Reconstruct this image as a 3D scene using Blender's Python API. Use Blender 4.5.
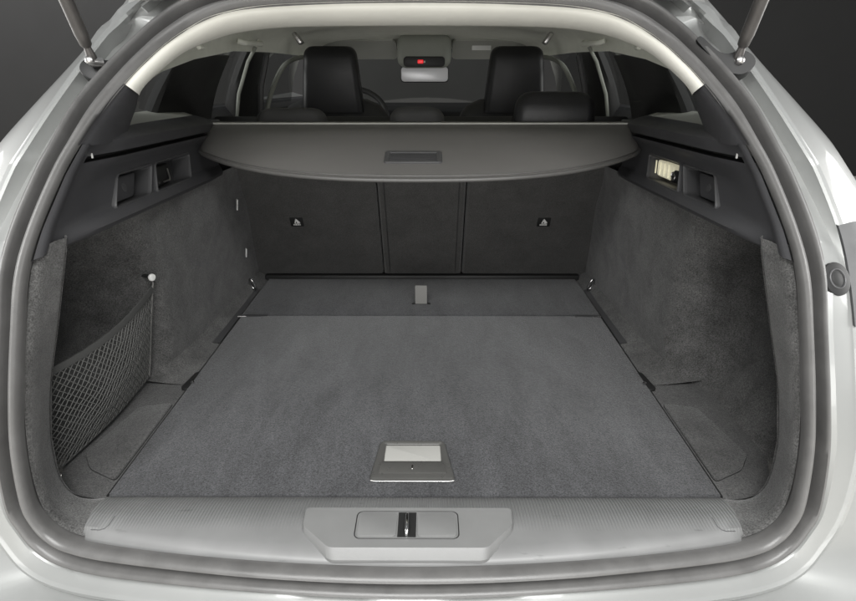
import bpy, bmesh, math, random
from mathutils import Vector, Matrix
random.seed(7)
sc = bpy.context.scene
for o in list(bpy.data.objects): bpy.data.objects.remove(o)
C = sc.collection
R = math.radians

# ------------------------------------------------------------------ camera
cd = bpy.data.cameras.new('camera'); cam = bpy.data.objects.new('camera', cd); C.objects.link(cam)
cam.location = (.025, 0, .674); cam.rotation_euler = (R(90-23.5), 0, R(.16))
cd.sensor_width = 36; cd.lens = 22.92; cd.clip_start = .02; cd.clip_end = 200
sc.camera = cam

# ------------------------------------------------------------------ world and lamps (a dim showroom, lamps above and behind)
w = bpy.data.worlds.new('World'); sc.world = w; w.use_nodes = True
w.node_tree.nodes['Background'].inputs[0].default_value = (.95, .98, 1, 1)
w.node_tree.nodes['Background'].inputs[1].default_value = .36
def area(name, loc, target, sx, sy, power, col=(1, 1, 1)):
    l = bpy.data.lights.new(name, 'AREA'); l.shape = 'RECTANGLE'; l.size = sx; l.size_y = sy
    l.energy = power; l.color = col
    o = bpy.data.objects.new(name, l); C.objects.link(o); o.location = loc
    o.rotation_euler = (Vector(target)-Vector(loc)).to_track_quat('-Z', 'Y').to_euler()
    return o
area('ceiling_softbox', (0, -1.3, 2.9), (0, .8, 0), 3.2, 1.4, 250, (1, 1, .985))
area('rear_softbox', (0, -4.2, .45), (0, .9, .6), 5.0, 1.8, 150, (1, .985, .96))
area('side_fill', (-3.6, 1.5, .8), (0, 1.6, .6), 2.6, 2.0, 95, (1, .99, .97))  # pair of unseen fills added to lighten cabin and quarter panels
area('side_fill', (3.6, 1.5, .8), (0, 1.6, .6), 2.6, 2.0, 95, (1, .99, .97))
area('wall_fill', (-5.6, 3.9, 3.9), (-5.4, 7, 2.9), 3.0, .6, 330)  # unseen lamp added to lighten the wall's upper left
vs = sc.view_settings
vs.view_transform = 'Standard'; vs.look = 'None'; vs.exposure = 0; vs.gamma = 1; vs.use_curve_mapping = False

# ------------------------------------------------------------------ materials
def new_mat(name):
    m = bpy.data.materials.new(name); m.use_nodes = True
    return m, m.node_tree.nodes, m.node_tree.links, m.node_tree.nodes['Principled BSDF']
def mat(name, col, rough=.5, metal=0, spec=.5, coat=0, grain=0, grain_scale=900, var=0, var_scale=8, sheen=0, emit=None, alpha_noise=None):
    m, n, l, b = new_mat(name)
    b.inputs['Base Color'].default_value = (*col, 1); b.inputs['Roughness'].default_value = rough
    b.inputs['Metallic'].default_value = metal; b.inputs['Specular IOR Level'].default_value = spec
    b.inputs['Coat Weight'].default_value = coat; b.inputs['Coat Roughness'].default_value = .06
    if sheen:
        b.inputs['Sheen Weight'].default_value = sheen; b.inputs['Sheen Roughness'].default_value = .5
    if emit: b.inputs['Emission Color'].default_value = (*emit[0], 1); b.inputs['Emission Strength'].default_value = emit[1]
    tc = n.new('ShaderNodeTexCoord')
    if var:
        t = n.new('ShaderNodeTexNoise'); t.inputs['Scale'].default_value = var_scale; t.inputs['Detail'].default_value = 6; t.inputs['Roughness'].default_value = .6
        l.new(tc.outputs['Object'], t.inputs['Vector'])
        mr = n.new('ShaderNodeMapRange'); mr.inputs[1].default_value = .3; mr.inputs[2].default_value = .7
        mr.inputs[3].default_value = 1-var; mr.inputs[4].default_value = 1+var
        l.new(t.outputs['Fac'], mr.inputs[0])
        mx = n.new('ShaderNodeVectorMath'); mx.operation = 'SCALE'; mx.inputs[0].default_value = col
        l.new(mr.outputs[0], mx.inputs['Scale']); l.new(mx.outputs[0], b.inputs['Base Color'])
        rr = n.new('ShaderNodeMapRange'); rr.inputs[1].default_value = .3; rr.inputs[2].default_value = .7
        rr.inputs[3].default_value = max(0, rough-.06); rr.inputs[4].default_value = min(1, rough+.06)
        l.new(t.outputs['Fac'], rr.inputs[0]); l.new(rr.outputs[0], b.inputs['Roughness'])
    if grain:
        g = n.new('ShaderNodeTexNoise'); g.inputs['Scale'].default_value = grain_scale; g.inputs['Detail'].default_value = 2
        l.new(tc.outputs['Object'], g.inputs['Vector'])
        bp = n.new('ShaderNodeBump'); bp.inputs['Strength'].default_value = grain; bp.inputs['Distance'].default_value = .001
        l.new(g.outputs['Fac'], bp.inputs['Height']); l.new(bp.outputs[0], b.inputs['Normal'])
    return m
def carpet(name, col, nap=.22, speck=.45, scale=420, streak=1):
    m, n, l, b = new_mat(name)
    b.inputs['Roughness'].default_value = .95; b.inputs['Specular IOR Level'].default_value = .15
    b.inputs['Sheen Weight'].default_value = .25; b.inputs['Sheen Roughness'].default_value = .4
    tc = n.new('ShaderNodeTexCoord')
    mp = n.new('ShaderNodeMapping'); mp.inputs['Scale'].default_value = (1, 1/streak, 1); l.new(tc.outputs['Object'], mp.inputs[0])
    a = n.new('ShaderNodeTexNoise'); a.inputs['Scale'].default_value = 13; a.inputs['Detail'].default_value = 9; a.inputs['Roughness'].default_value = .72; a.inputs['Distortion'].default_value = .35
    l.new(mp.outputs[0], a.inputs['Vector'])
    f = n.new('ShaderNodeTexNoise'); f.inputs['Scale'].default_value = scale; f.inputs['Detail'].default_value = 3; f.inputs['Roughness'].default_value = .7
    l.new(tc.outputs['Object'], f.inputs['Vector'])
    def rng(src, lo, hi, a0=.3, a1=.7):
        r = n.new('ShaderNodeMapRange'); r.inputs[1].default_value = a0; r.inputs[2].default_value = a1; r.inputs[3].default_value = lo; r.inputs[4].default_value = hi
        l.new(src, r.inputs[0]); return r.outputs[0]
    m1 = n.new('ShaderNodeMath'); m1.operation = 'MULTIPLY'
    l.new(rng(a.outputs['Fac'], 1-nap, 1+nap), m1.inputs[0]); l.new(rng(f.outputs['Fac'], 1-speck, 1+speck), m1.inputs[1])
    s = n.new('ShaderNodeVectorMath'); s.operation = 'SCALE'; s.inputs[0].default_value = col
    l.new(m1.outputs[0], s.inputs['Scale']); l.new(s.outputs[0], b.inputs['Base Color'])
    bp = n.new('ShaderNodeBump'); bp.inputs['Strength'].default_value = .8; bp.inputs['Distance'].default_value = .002
    l.new(f.outputs['Fac'], bp.inputs['Height']); l.new(bp.outputs[0], b.inputs['Normal'])
    return m
def glass(name, tint):
    m, n, l, b = new_mat(name); n.remove(b)
    t = n.new('ShaderNodeBsdfTransparent'); t.inputs[0].default_value = (*tint, 1)
    g = n.new('ShaderNodeBsdfGlossy'); g.inputs['Roughness'].default_value = .02
    lw = n.new('ShaderNodeLayerWeight'); pw = n.new('ShaderNodeMath'); pw.operation = 'POWER'; pw.inputs[1].default_value = 5; l.new(lw.outputs['Facing'], pw.inputs[0])
    fr = n.new('ShaderNodeMath'); fr.operation = 'MULTIPLY_ADD'; fr.inputs[1].default_value = .9; fr.inputs[2].default_value = .045; l.new(pw.outputs[0], fr.inputs[0])
    mx = n.new('ShaderNodeMixShader'); l.new(fr.outputs[0], mx.inputs[0]); l.new(t.outputs[0], mx.inputs[1]); l.new(g.outputs[0], mx.inputs[2])
    l.new(mx.outputs[0], n['Material Output'].inputs[0]); return m
def ribbed(name, col):
    m, n, l, b = new_mat(name); b.inputs['Roughness'].default_value = .42
    tc = n.new('ShaderNodeTexCoord')
    wv = n.new('ShaderNodeTexWave'); wv.wave_type = 'BANDS'; wv.bands_direction = 'X'; wv.inputs['Scale'].default_value = 62; wv.inputs['Distortion'].default_value = .6; wv.inputs['Detail'].default_value = 2
    l.new(tc.outputs['Object'], wv.inputs['Vector'])
    nz = n.new('ShaderNodeTexNoise'); nz.inputs['Scale'].default_value = 14; nz.inputs['Detail'].default_value = 8; l.new(tc.outputs['Object'], nz.inputs['Vector'])
    sp = n.new('ShaderNodeSeparateXYZ'); l.new(tc.outputs['Object'], sp.inputs[0])
    mr = n.new('ShaderNodeMapRange'); mr.inputs[1].default_value = .612; mr.inputs[2].default_value = .65; l.new(sp.outputs['Y'], mr.inputs[0])
    mm = n.new('ShaderNodeMath'); mm.operation = 'MULTIPLY'; l.new(mr.outputs[0], mm.inputs[0]); l.new(wv.outputs['Fac'], mm.inputs[1])
    bp = n.new('ShaderNodeBump'); bp.inputs['Strength'].default_value = 1; bp.inputs['Distance'].default_value = .0018
    l.new(mm.outputs[0], bp.inputs['Height']); l.new(bp.outputs[0], b.inputs['Normal'])
    r2 = n.new('ShaderNodeMapRange'); r2.inputs[1].default_value = .3; r2.inputs[2].default_value = .7; r2.inputs[3].default_value = .9; r2.inputs[4].default_value = 1.08; l.new(nz.outputs['Fac'], r2.inputs[0])
    s = n.new('ShaderNodeVectorMath'); s.operation = 'SCALE'; s.inputs[0].default_value = col
    sc1 = n.new('ShaderNodeTexNoise'); sc1.inputs['Scale'].default_value = 55; sc1.inputs['Detail'].default_value = 5
    mp = n.new('ShaderNodeMapping'); mp.inputs['Scale'].default_value = (.35, 1.6, 1); l.new(tc.outputs['Object'], mp.inputs[0]); l.new(mp.outputs[0], sc1.inputs['Vector'])
    r3_ = n.new('ShaderNodeMapRange'); r3_.inputs[1].default_value = .66; r3_.inputs[2].default_value = .74; r3_.inputs[3].default_value = 1; r3_.inputs[4].default_value = .72; l.new(sc1.outputs['Fac'], r3_.inputs[0])
    m3 = n.new('ShaderNodeMath'); m3.operation = 'MULTIPLY'; l.new(r2.outputs[0], m3.inputs[0]); l.new(r3_.outputs[0], m3.inputs[1])
    l.new(m3.outputs[0], s.inputs['Scale']); l.new(s.outputs[0], b.inputs['Base Color'])
    return m
M = dict(
    paint=mat('silver_paint', (.285, .29, .284), .42, .30, .5, .55, var=.05, var_scale=3),
    bumper=mat('silver_bumper_paint', (.27, .285, .292), .40, .30, .5, .55, var=.05, var_scale=3),
    rubber=mat('seal_rubber', (.105, .103, .101), .38, var=.15, var_scale=20, grain=.12, grain_scale=600),
    black_rubber=mat('groove_rubber', (.008, .008, .008), .7),
    plastic=mat('trim_plastic', (.050, .050, .0535), .5, grain=.35, grain_scale=1500, var=.06),
    plastic_edge=mat('trim_plastic_smooth', (.06, .06, .062), .38, var=.06),
    black=mat('black_plastic', (.012, .012, .012), .5),
    sill=ribbed('sill_plastic', (.168, .169, .168)),
    sill_cover=mat('sill_plastic_smooth', (.17, .171, .169), .42, var=.06, var_scale=15, grain=.25, grain_scale=1200),
    floor=carpet('floor_carpet', (.061, .0615, .0645), .32, .62, 430, 3.2),
    side=carpet('side_carpet', (.088, .087, .0855), .44, .65, 420),
    tray=carpet('tray_carpet', (.074, .073, .0725), .30, .55, 420),
    seatback=carpet('seatback_fabric', (.068, .067, .065), .16, .5, 600),
    cream=mat('cream_trim', (.81, .80, .735), .6, var=.03, var_scale=10, grain=.1),
    headliner=mat('headliner_cloth', (.80, .81, .73), .9, var=.04, var_scale=20, grain=.3, grain_scale=700),
    pale=mat('pale_pillar_plastic', (.42, .425, .39), .6, var=.05),
    cover=mat('cover_vinyl', (.135, .130, .125), .45, grain=.5, grain_scale=1100, var=.05, var_scale=6),
    cover_edge=mat('cover_edging', (.08, .078, .075), .4),
    leather=mat('black_leather', (.010, .010, .011), .45, grain=.4, grain_scale=500, var=.15, var_scale=10),
    grey_leather=mat('charcoal_leather', (.04, .04, .04), .45, grain=.4, grain_scale=500, var=.1),
    metal=mat('worn_metal', (.55, .54, .53), .3, 1, var=.1, var_scale=40),
    dark_metal=mat('strut_metal', (.075, .070, .067), .38, .5, var=.15, var_scale=30),
    chrome=mat('chrome', (.8, .8, .8), .12, 1),
    handle=mat('handle_plastic', (.085, .084, .08), .30, .2, var=.04, var_scale=30),
    insert=mat('handle_insert', (.33, .327, .31), .35, var=.04),
    strap=mat('strap_webbing', (.17, .168, .16), .9, grain=.8, grain_scale=350),
    net=mat('net_cord', (.12, .12, .115), .8),
    net_edge=mat('net_elastic', (.07, .07, .068), .85, grain=.5, grain_scale=500),
    white=mat('white_print', (.75, .75, .73), .6),
    tag=mat('white_tag', (.7, .7, .68), .5),
    lamp=mat('lamp_lens', (.62, .60, .46), .18, emit=((1, .93, .68), .33), var=.25, var_scale=60),
    console=mat('console_plastic', (.24, .25, .22), .6, var=.04),
    recess=mat('lamp_recess_plastic', (.045, .046, .048), .5, var=.08, var_scale=20),
    red=mat('red_light', (.6, .02, .02), .3, emit=((1, .03, .04), .6)),
    mirror=mat('mirror_glass', (.82, .82, .84), .35, .35),  # pale, half-matte base stands in for the bright reflection
    glass=glass('tinted_glass', (.62, .63, .62)),
    clear=glass('windscreen_glass', (.78, .8, .78)),
    wall=mat('dark_wall', (.0165, .016, .0155), .8, var=.06, var_scale=1.5, grain=.2, grain_scale=60),
    ground=mat('showroom_floor', (.70, .68, .64), .35, var=.05, var_scale=2),
)

# ------------------------------------------------------------------ mesh helpers
def link(name, me, m, parent=None, angle=35):
    me.validate()
    if m: me.materials.append(M[m] if isinstance(m, str) else m)
    for p in me.polygons: p.use_smooth = True
    me.set_sharp_from_angle(angle=R(angle))
    o = bpy.data.objects.new(name, me); C.objects.link(o)
    if parent: o.parent = parent
    return o
def mk(name, v, f, m, parent=None, angle=35, flip=None):
    me = bpy.data.meshes.new(name); me.from_pydata([tuple(p) for p in v], [], f)
    bm = bmesh.new(); bm.from_mesh(me); bmesh.ops.remove_doubles(bm, verts=bm.verts, dist=1e-5)
    bmesh.ops.recalc_face_normals(bm, faces=bm.faces); bm.to_mesh(me); bm.free()
    return link(name, me, m, parent, angle)
def bmobj(name, bm, m, parent=None, angle=35):
    bmesh.ops.recalc_face_normals(bm, faces=bm.faces)
    me = bpy.data.meshes.new(name); bm.to_mesh(me); bm.free(); return link(name, me, m, parent, angle)
def empty(name, loc=(0, 0, 0)):
    o = bpy.data.objects.new(name, None); C.objects.link(o); o.location = loc; o.empty_display_size = .1; return o
def mir(v, on=True): return [(-p[0], p[1], p[2]) for p in v] if on else v
def catmull(P, n, closed=False):
    P = [Vector(p) for p in P]; k = len(P); out = []
    for i in range(k if closed else k-1):
        g = (lambda j: P[j % k]) if closed else (lambda j: P[max(0, min(k-1, j))])
        a, b, c, d = g(i-1), g(i), g(i+1), g(i+2)
        for q in range(n):
            t = q/n
            out.append(.5*((2*b)+(c-a)*t+(2*a-5*b+4*c-d)*t*t+(3*b-a-3*c+d)*t**3))
    if not closed: out.append(P[-1])
    return out
def loft(rows, closed=False, skip=None):
    n = len(rows[0]); v = [p for r in rows for p in r]; f = []
    for i in range(len(rows)-1):
        for j in range(n if closed else n-1):
            if skip and skip(i, j): continue
            k = (j+1) % n
            f.append((i*n+j, i*n+k, (i+1)*n+k, (i+1)*n+j))
    return v, f
def tube_geo(path, r, sides=8, cap=True):
    path = [Vector(p) for p in path]; rows = []; up = Vector((0, 0, 1))
    for i, p in enumerate(path):
        d = (path[min(i+1, len(path)-1)]-path[max(i-1, 0)]).normalized()
        if abs(d.dot(up)) > .95: up = Vector((1, 0, 0))
        a = d.cross(up).normalized(); b = a.cross(d).normalized(); up = b
        rr = r[i] if isinstance(r, (list, tuple)) else r
        rows.append([p+a*math.cos(2*math.pi*k/sides)*rr+b*math.sin(2*math.pi*k/sides)*rr for k in range(sides)])
    v, f = loft(rows, True)
    if cap: f.append(tuple(range(sides))); f.append(tuple(range(len(v)-sides, len(v))))
    return v, f
def tube(name, path, r, m, parent=None, sides=10): return mk(name, *tube_geo(path, r, sides), m, parent, 50)
def rrect(w, h, r, n=5):
    o = []
    for cx, cy, a0 in ((w/2-r, h/2-r, 0), (-w/2+r, h/2-r, 90), (-w/2+r, -h/2+r, 180), (w/2-r, -h/2+r, 270)):
        for k in range(n+1):
            a = R(a0+90*k/n); o.append((cx+r*math.cos(a), cy+r*math.sin(a)))
    return o
def frame_mat(o, x, y):           # local frame: origin, x axis, y axis -> matrix with z = x cross y
    x = Vector(x).normalized(); z = x.cross(Vector(y)).normalized(); y = z.cross(x)
    return Matrix(((x[0], y[0], z[0], o[0]), (x[1], y[1], z[1], o[1]), (x[2], y[2], z[2], o[2]), (0, 0, 0, 1)))
def xf(Mx, pts): return [Mx @ Vector(p) for p in pts]
def slab(name, outline, z0, z1, bev, m, parent=None, Mx=None, seg=2):
    """rounded plate: outline in local xy, bottom z0 and top z1 with a rounded upper edge"""
    n = len(outline); c = Vector((sum(p[0] for p in outline)/n, sum(p[1] for p in outline)/n))
    def off(d):
        out = []
        for i in range(n):
            p = Vector(outline[i]); a = Vector(outline[i-1]); b = Vector(outline[(i+1) % n])
            t = (b-a)
            if t.length < 1e-9: t = Vector((1, 0))
            nn = Vector((t.y, -t.x)).normalized()
            out.append(p-nn*d)
        return out
    rows = [[(p[0], p[1], z0) for p in outline], [(p[0], p[1], z1-bev) for p in outline]]
    for k in range(1, seg+1):
        a = math.pi/2*k/seg
        rows.append([(p[0], p[1], z1-bev+bev*math.sin(a)) for p in off(bev*(1-math.cos(a)))])
    v, f = loft(rows, True)
    f.append(tuple(range(n))); f.append(tuple(range(len(v)-n, len(v))))
    if Mx: v = xf(Mx, v)
    return mk(name, v, f, m, parent, 28)
def ring(name, w, h, r, t, z0, z1, m, parent=None, Mx=None):
    """rounded rectangular frame"""
    a = rrect(w, h, r); b = rrect(w-2*t, h-2*t, max(r-t, .001)); e = min(t, z1-z0)*.35
    a2 = rrect(w-2*e, h-2*e, max(r-e, .001)); b2 = rrect(w-2*t+2*e, h-2*t+2*e, max(r-t+e, .001))
    rows = [[(p[0], p[1], z0) for p in a], [(p[0], p[1], z1-e) for p in a], [(p[0], p[1], z1) for p in a2], [(p[0], p[1], z1) for p in b2], [(p[0], p[1], z1-e) for p in b], [(p[0], p[1], z0) for p in b]]
    v, f = loft(rows, True)
    if Mx: v = xf(Mx, v)
    return mk(name, v, f, m, parent, 40)
def rbox(name, lo, hi, bev, m, parent=None, Mx=None, seg=3):
    bm = bmesh.new(); bmesh.ops.create_cube(bm, size=1)
    for v in bm.verts: v.co = Vector([(lo[i]+hi[i])/2+v.co[i]*(hi[i]-lo[i]) for i in range(3)])
    if bev: bmesh.ops.bevel(bm, geom=bm.edges[:], offset=bev, segments=seg, affect='EDGES', profile=.5)
    if Mx: bm.transform(Mx)
    return bmobj(name, bm, m, parent, 40)
def lerp(a, b, t): return a+(b-a)*t
def interp(tab, x):
    if x <= tab[0][0]: return tab[0][1]
    for (a, b), (c, d) in zip(tab, tab[1:]):
        if x <= c: return b+(d-b)*(x-a)/(c-a)
    return tab[-1][1]
def sinterp(tab, x):              # smooth-step interpolation
    if x <= tab[0][0]: return tab[0][1]
    for (a, b), (c, d) in zip(tab, tab[1:]):
        if x <= c:
            t = (x-a)/(c-a); t = t*t*(3-2*t); return b+(d-b)*t
    return tab[-1][1]
def tag(o, label=None, cat=None, group=None, kind=None):
    if label: o['label'] = label
    if cat: o['category'] = cat
    if group: o['group'] = group
    if kind: o['kind'] = kind
    return o

# ------------------------------------------------------------------ setting: showroom floor and dark panelled wall
g = rbox('ground', (-14, -10, -.74), (14, 12, -.64), 0, 'ground'); tag(g, 'pale grey showroom floor under the car', kind='structure')
wl = rbox('wall', (-14, 7.0, -.64), (14, 7.3, 4.6), 0, 'wall'); tag(wl, 'plain dark grey wall behind the car', kind='structure')

# ------------------------------------------------------------------ the car
car = empty('car', (0, 0, 0))
tag(car, 'silver estate car with its empty boot open, seen from behind', 'car')

AT = [(-.05, .60), (.1, .60), (.25, .63), (.4, .70), (.56, .85), (.70, 1.02), (.80, 1.14)]
def Aof(z): return sum(interp(AT, z+d) for d in (-.04, -.02, 0, .02, .04))/5
def apY(x, z): return Aof(z)+.054*((x/.5)**2-1)
def slope(z): return (Aof(z+.01)-Aof(z-.01))/.02
def loop3(tab, dy=0):             # half loop (x,z[,dy]) -> closed loop of 3d points, bottom centre first, going right and up
    h = [Vector((p[0], apY(p[0], p[1])+dy+(p[2] if len(p) > 2 else 0), p[1])) for p in tab]
    full = h+[Vector((-p.x, p.y, p.z)) for p in h[-2:0:-1]]
    return catmull(full, 6, True)
S0 = [(0, .024), (.21, .023), (.42, .018), (.505, .019), (.537, .031), (.553, .055), (.558, .09), (.556, .17), (.547, .245), (.543, .335), (.542, .40), (.537, .456), (.523, .52), (.509, .56), (.490, .605), (.463, .652), (.440, .682), (.413, .709), (.367, .740), (.30, .760), (.16, .768), (0, .77)]
G0 = [(0, .001), (.21, .001), (.43, -.008), (.517, -.007), (.560, .016), (.577, .050), (.585, .085), (.580, .165), (.570, .242), (.564, .33), (.565, .40), (.560, .456), (.547, .52), (.537, .552), (.521, .610), (.494, .655), (.468, .690), (.434, .728), (.383, .763), (.31, .781), (.17, .791), (0, .794)]
O0 = [(0, -.022), (.21, -.023), (.43, -.034), (.535, -.035), (.580, -.015), (.600, .022), (.608, .065), (.601, .16), (.587, .242), (.581, .33), (.585, .40), (.586, .453), (.572, .52), (.562, .55), (.546, .605), (.517, .66), (.487, .700), (.453, .738), (.41, .772), (.34, .794), (.19, .807), (0, .811)]
LS, LG, LO = loop3(S0), loop3(G0), loop3(O0)
def nrm(p):
    s = slope(p.z); return Vector((0, -1, s)).normalized()
def band(a, b, prof):
    rows = []
    for t, h in prof: rows.append([lerp(p, q, t)+nrm(lerp(p, q, t))*h for p, q in zip(a, b)])
    return rows
def tuck(loop, dy): return [p+Vector((0, dy, 0)) for p in loop]
bulb = [(0, -.002), (.06, .007), (.18, .0135), (.30, .0145), (.40, .0125), (.48, .007), (.53, -.003), (.55, -.016)]
lip = [(.20, -.016), (.23, .000), (.29, .009), (.38, .0145), (.50, .0155), (.62, .0130), (.73, .008), (.80, .002), (.84, -.010)]
seal = mk('boot_seal', *loft([[lerp(p, q, .5)+Vector((0, .03, 0)) for p, q in zip(LS, LG)]]+band(LS, LG, bulb), True), 'rubber', car, 60); tag(seal, 'grey rubber seal around the boot opening')
mk('outer_lip', *loft(band(LG, LO, lip), True), 'rubber', seal, 60)
mk('groove', *loft(band(LS, LG, [(.52, -.013), (.85, -.014), (1.0, -.014), (1.25, -.013)]), True), 'black_rubber', seal, 60)

mk('outer_gap', *loft(band(LG, LO, [(.78, -.006), (.9, -.005), (1.0, -.002), (1.03, -.006)]), True), 'black_rubber', seal, 60)

# painted body: opening flange, rain gutter, quarter panel
W0 = [(0, -.045, -.018), (.21, -.046, -.018), (.43, -.054, -.018), (.535, -.058, -.018), (.592, -.042, -.018), (.620, -.003, -.016), (.640, .06, -.012), (.645, .16, -.006), (.635, .242, 0), (.628, .33, 0), (.627, .40, .004), (.628, .453, .006), (.617, .52, .006), (.607, .548, .006), (.585, .608, .006), (.562, .668, .006), (.539, .713, .004), (.51, .753, 0), (.455, .795, 0), (.37, .818, 0), (.2, .832, 0), (0, .836, 0)]
def mixl(a, b, t, dy=0, dylo=0):
    out = []
    for p, q in zip(a, b):
        pz = p[2] if len(p) > 2 else 0; qz = q[2] if len(q) > 2 else 0
        k = max(0, min(1, (lerp(p[1], q[1], t)-.40)/.1))
        out.append((lerp(p[0], q[0], t), lerp(p[1], q[1], t), lerp(pz, qz, t)+dy*k+dylo*(1-k)))
    return out
Gt1 = mixl(O0, W0, .06, .012, .004); Gt2 = mixl(O0, W0, .25, .030, -.002); Gt3 = mixl(O0, W0, .80, .034, -.001); Gt4 = mixl(O0, W0, .95, .012, 0)
def outward(tab, d, dy):
    n = len(tab); out = []
    for i in range(n):
        a = tab[max(i-1, 0)]; b = tab[min(i+1, n-1)]
        t = Vector((b[0]-a[0], b[1]-a[1])).normalized(); nn = Vector((t.y, -t.x))
        if i in (0, n-1): nn = Vector((0, -1 if i == 0 else 1))
        out.append((max(0, tab[i][0]+nn.x*d), tab[i][1]+nn.y*d, tab[i][2]+dy))
    return out
W1 = outward(W0, .004, -.004); W2 = outward(W0, .012, -.003); W3 = outward(W0, .016, .003)
SIL = [(0, -.075, -.13), (.21, -.076, -.13), (.46, -.08, -.13), (.62, -.08, -.11), (.76, -.06, -.07), (.85, -.01, -.03), (.88, .06, .0), (.87, .16, .03), (.84, .242, .05), (.80, .33, .05), (.77, .40, .05), (.745, .453, .05), (.715, .52, .05), (.700, .548, .05), (.668, .600, .055), (.630, .664, .06), (.603, .713, .062), (.572, .757, .055), (.51, .81, .05), (.41, .836, .04), (.22, .853, .03), (0, .858, .03)]
SM = mixl(W3, SIL, .5, -.006, -.012)
SB = outward(SIL, .02, .03); SC = outward(SIL, .03, .12)
SB[0:8] = [(a+.01, b-.10, c-.02) for a, b, c in SIL[0:8]]; SC[0:8] = [(a+.01, b-.34, c) for a, b, c in SIL[0:8]]
bl = [loop3(t) for t in (O0, Gt1, Gt2, Gt3, Gt4, W0, W1, W2, W3, SM, SIL, SB, SC)]
# stamped metal round the tailgate hinges: ridges and dimples pressed into the gutter floor and quarter top
for li, amp in ((2, .009), (3, .012), (4, .010), (5, .008), (8, .006), (9, .010), (10, .004)):
    for p in bl[li]:
        k = max(0, min(1, (p.z-.70)/.03))
        s = p.x*1.0 if p.x > 0 else -p.x*1.0
        p.y -= k*amp*(math.sin(s*95+li*1.7)+.6*math.sin(s*61+li))
        p.z += k*amp*.5*math.sin(s*120+li)
body = mk('body', *loft(bl, True), 'paint', car, 30); tag(body, 'silver painted body around the boot opening')

# rear bumper skin below and roof and body sides further forward
def strip(name, rows, m, parent, angle=35): return mk(name, *loft(rows), m, parent, angle)
rows = []
for y, hw, zt, zc in ((1.16, .55, .80, .850), (1.35, .57, .79, .868), (1.8, .585, .79, .88), (2.4, .58, .785, .875), (2.9, .55, .76, .84), (3.15, .53, .73, .80)):
    rows.append([(hw*math.sin(a), y, zt+(zc-zt)*math.cos(a)) for a in [math.pi/2*(k/10) for k in range(-10, 11)]])
strip('roof', rows, 'paint', car)
for s in (1, -1):
    rows = []
    for y, d in ((1.14, -.005), (1.2, 0), (1.8, .02), (2.6, .02), (3.2, -.01)):
        zb = .575-.03*(y-1.2)
        rows.append([(s*x, y, z) for x, z in ((.78+d, -.40), (.82+d, -.1), (.83+d, .15), (.80+d, .40), (.74+d, .53), (.672+d, zb-.004))])
    strip('body_side', rows, 'paint', car)
    rows = [[(s*x, y, z) for x, z in ((.674+d, .575-.03*(y-1.2)-.006), (.655+d, .575-.03*(y-1.2)-.012), (.635+d, .575-.03*(y-1.2)-.04), (.65+d, .3), (.65+d, -.2))] for y, d in ((1.14, -.005), (1.2, 0), (1.8, .02), (2.6, .02), (3.2, -.01))]
    strip('door_trim', rows, 'plastic', car)

# tail lamp recesses on both rear corners
for s in (1, -1):
    def Tx(x, y, z): return Vector((s*x, y, z))
    N = len(bl[0]); jj = [(j if s > 0 else N-j) for j in range(54, 67)]
    rows = []
    for li, t in ((5, .0), (8, .2), (9, 0), (9, .6), (10, 0)):
        rows.append([bl[li][j].lerp(bl[min(li+1, 12)][j], t)+Vector((0, -.004, .002)) for j in jj])
    rows = [[p+Vector((0, .012, 0)) for p in rows[0]]]+rows
    rc = mk('tail_lamp_recess', *loft(rows), 'recess', car, 40); tag(rc, 'dark grey tail lamp mounting recess')
    ctr = Tx(.604, apY(.604, .393)-.001, .393)
    Mc = frame_mat(ctr, (1, s*.26, 0), (0, slope(.393), 1))
    circ = [(.0225*math.cos(2*math.pi*k/28), .0245*math.sin(2*math.pi*k/28)) for k in range(28)]
    slab('socket', circ, -.01, .002, .001, 'black', rc, Mc)
    t1, t2 = tube_geo(xf(Mc, [(.013*math.cos(2*math.pi*k/28), .014*math.sin(2*math.pi*k/28), .002) for k in range(29)]), .0012, 8, False)
    mk('socket_ring', t1, t2, 'plastic_edge', rc, 60)
    slab('socket_core', [(p[0]*.42, p[1]*.42) for p in circ], 0, .0024, .0008, 'black', rc, Mc)

# gas struts with ball joints and black seals
for s in (1, -1):
    a = Vector((s*.528, .978, .676)); b = Vector((s*.535, .82, 1.075)); d = (b-a).normalized()
    st = tube('gas_strut', [a+d*.024, a+d*.028, a+d*.040, a+d*.044, a+d*.40], [.006, .009, .0098, .0105, .0105], 'dark_metal', car, 18)
    tag(st, 'dark metal gas strut of the tailgate')
    tube('end_fitting', [a-d*.006, a-d*.001, a+d*.012, a+d*.026], [.006, .0085, .0075, .005], 'dark_metal', st, 14)
    tube('ball_joint', [a+Vector((-s*.012, .006, 0)), a+Vector((0, -.004, 0)), a+Vector((0, -.014, .004)), a+Vector((0, -.017, .005))], [.007, .0075, .0065, .002], 'metal', st, 12)
    tx, tz = Vector((-s*.030, .055, .046)).normalized(), None
    Mb = frame_mat(a+Vector((s*.0, .012, -.004)), Vector((-s*.55, .45, .55)), Vector((s*.8, .2, .55)))
    outl = [(-.030, .004), (-.024, .017), (-.010, .021), (.006, .014), (.014, -.004), (.030, -.012), (.062, -.012), (.068, -.017), (.062, -.023), (.02, -.026), (-.008, -.026), (-.026, -.014)]
    outl = [(p.x, p.y) for p in catmull([(x, y, 0) for x, y in outl], 3, True)][::-1]
    slab('strut_bracket', outl, -.02, .004, .003, 'black', st, Mb)

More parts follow.
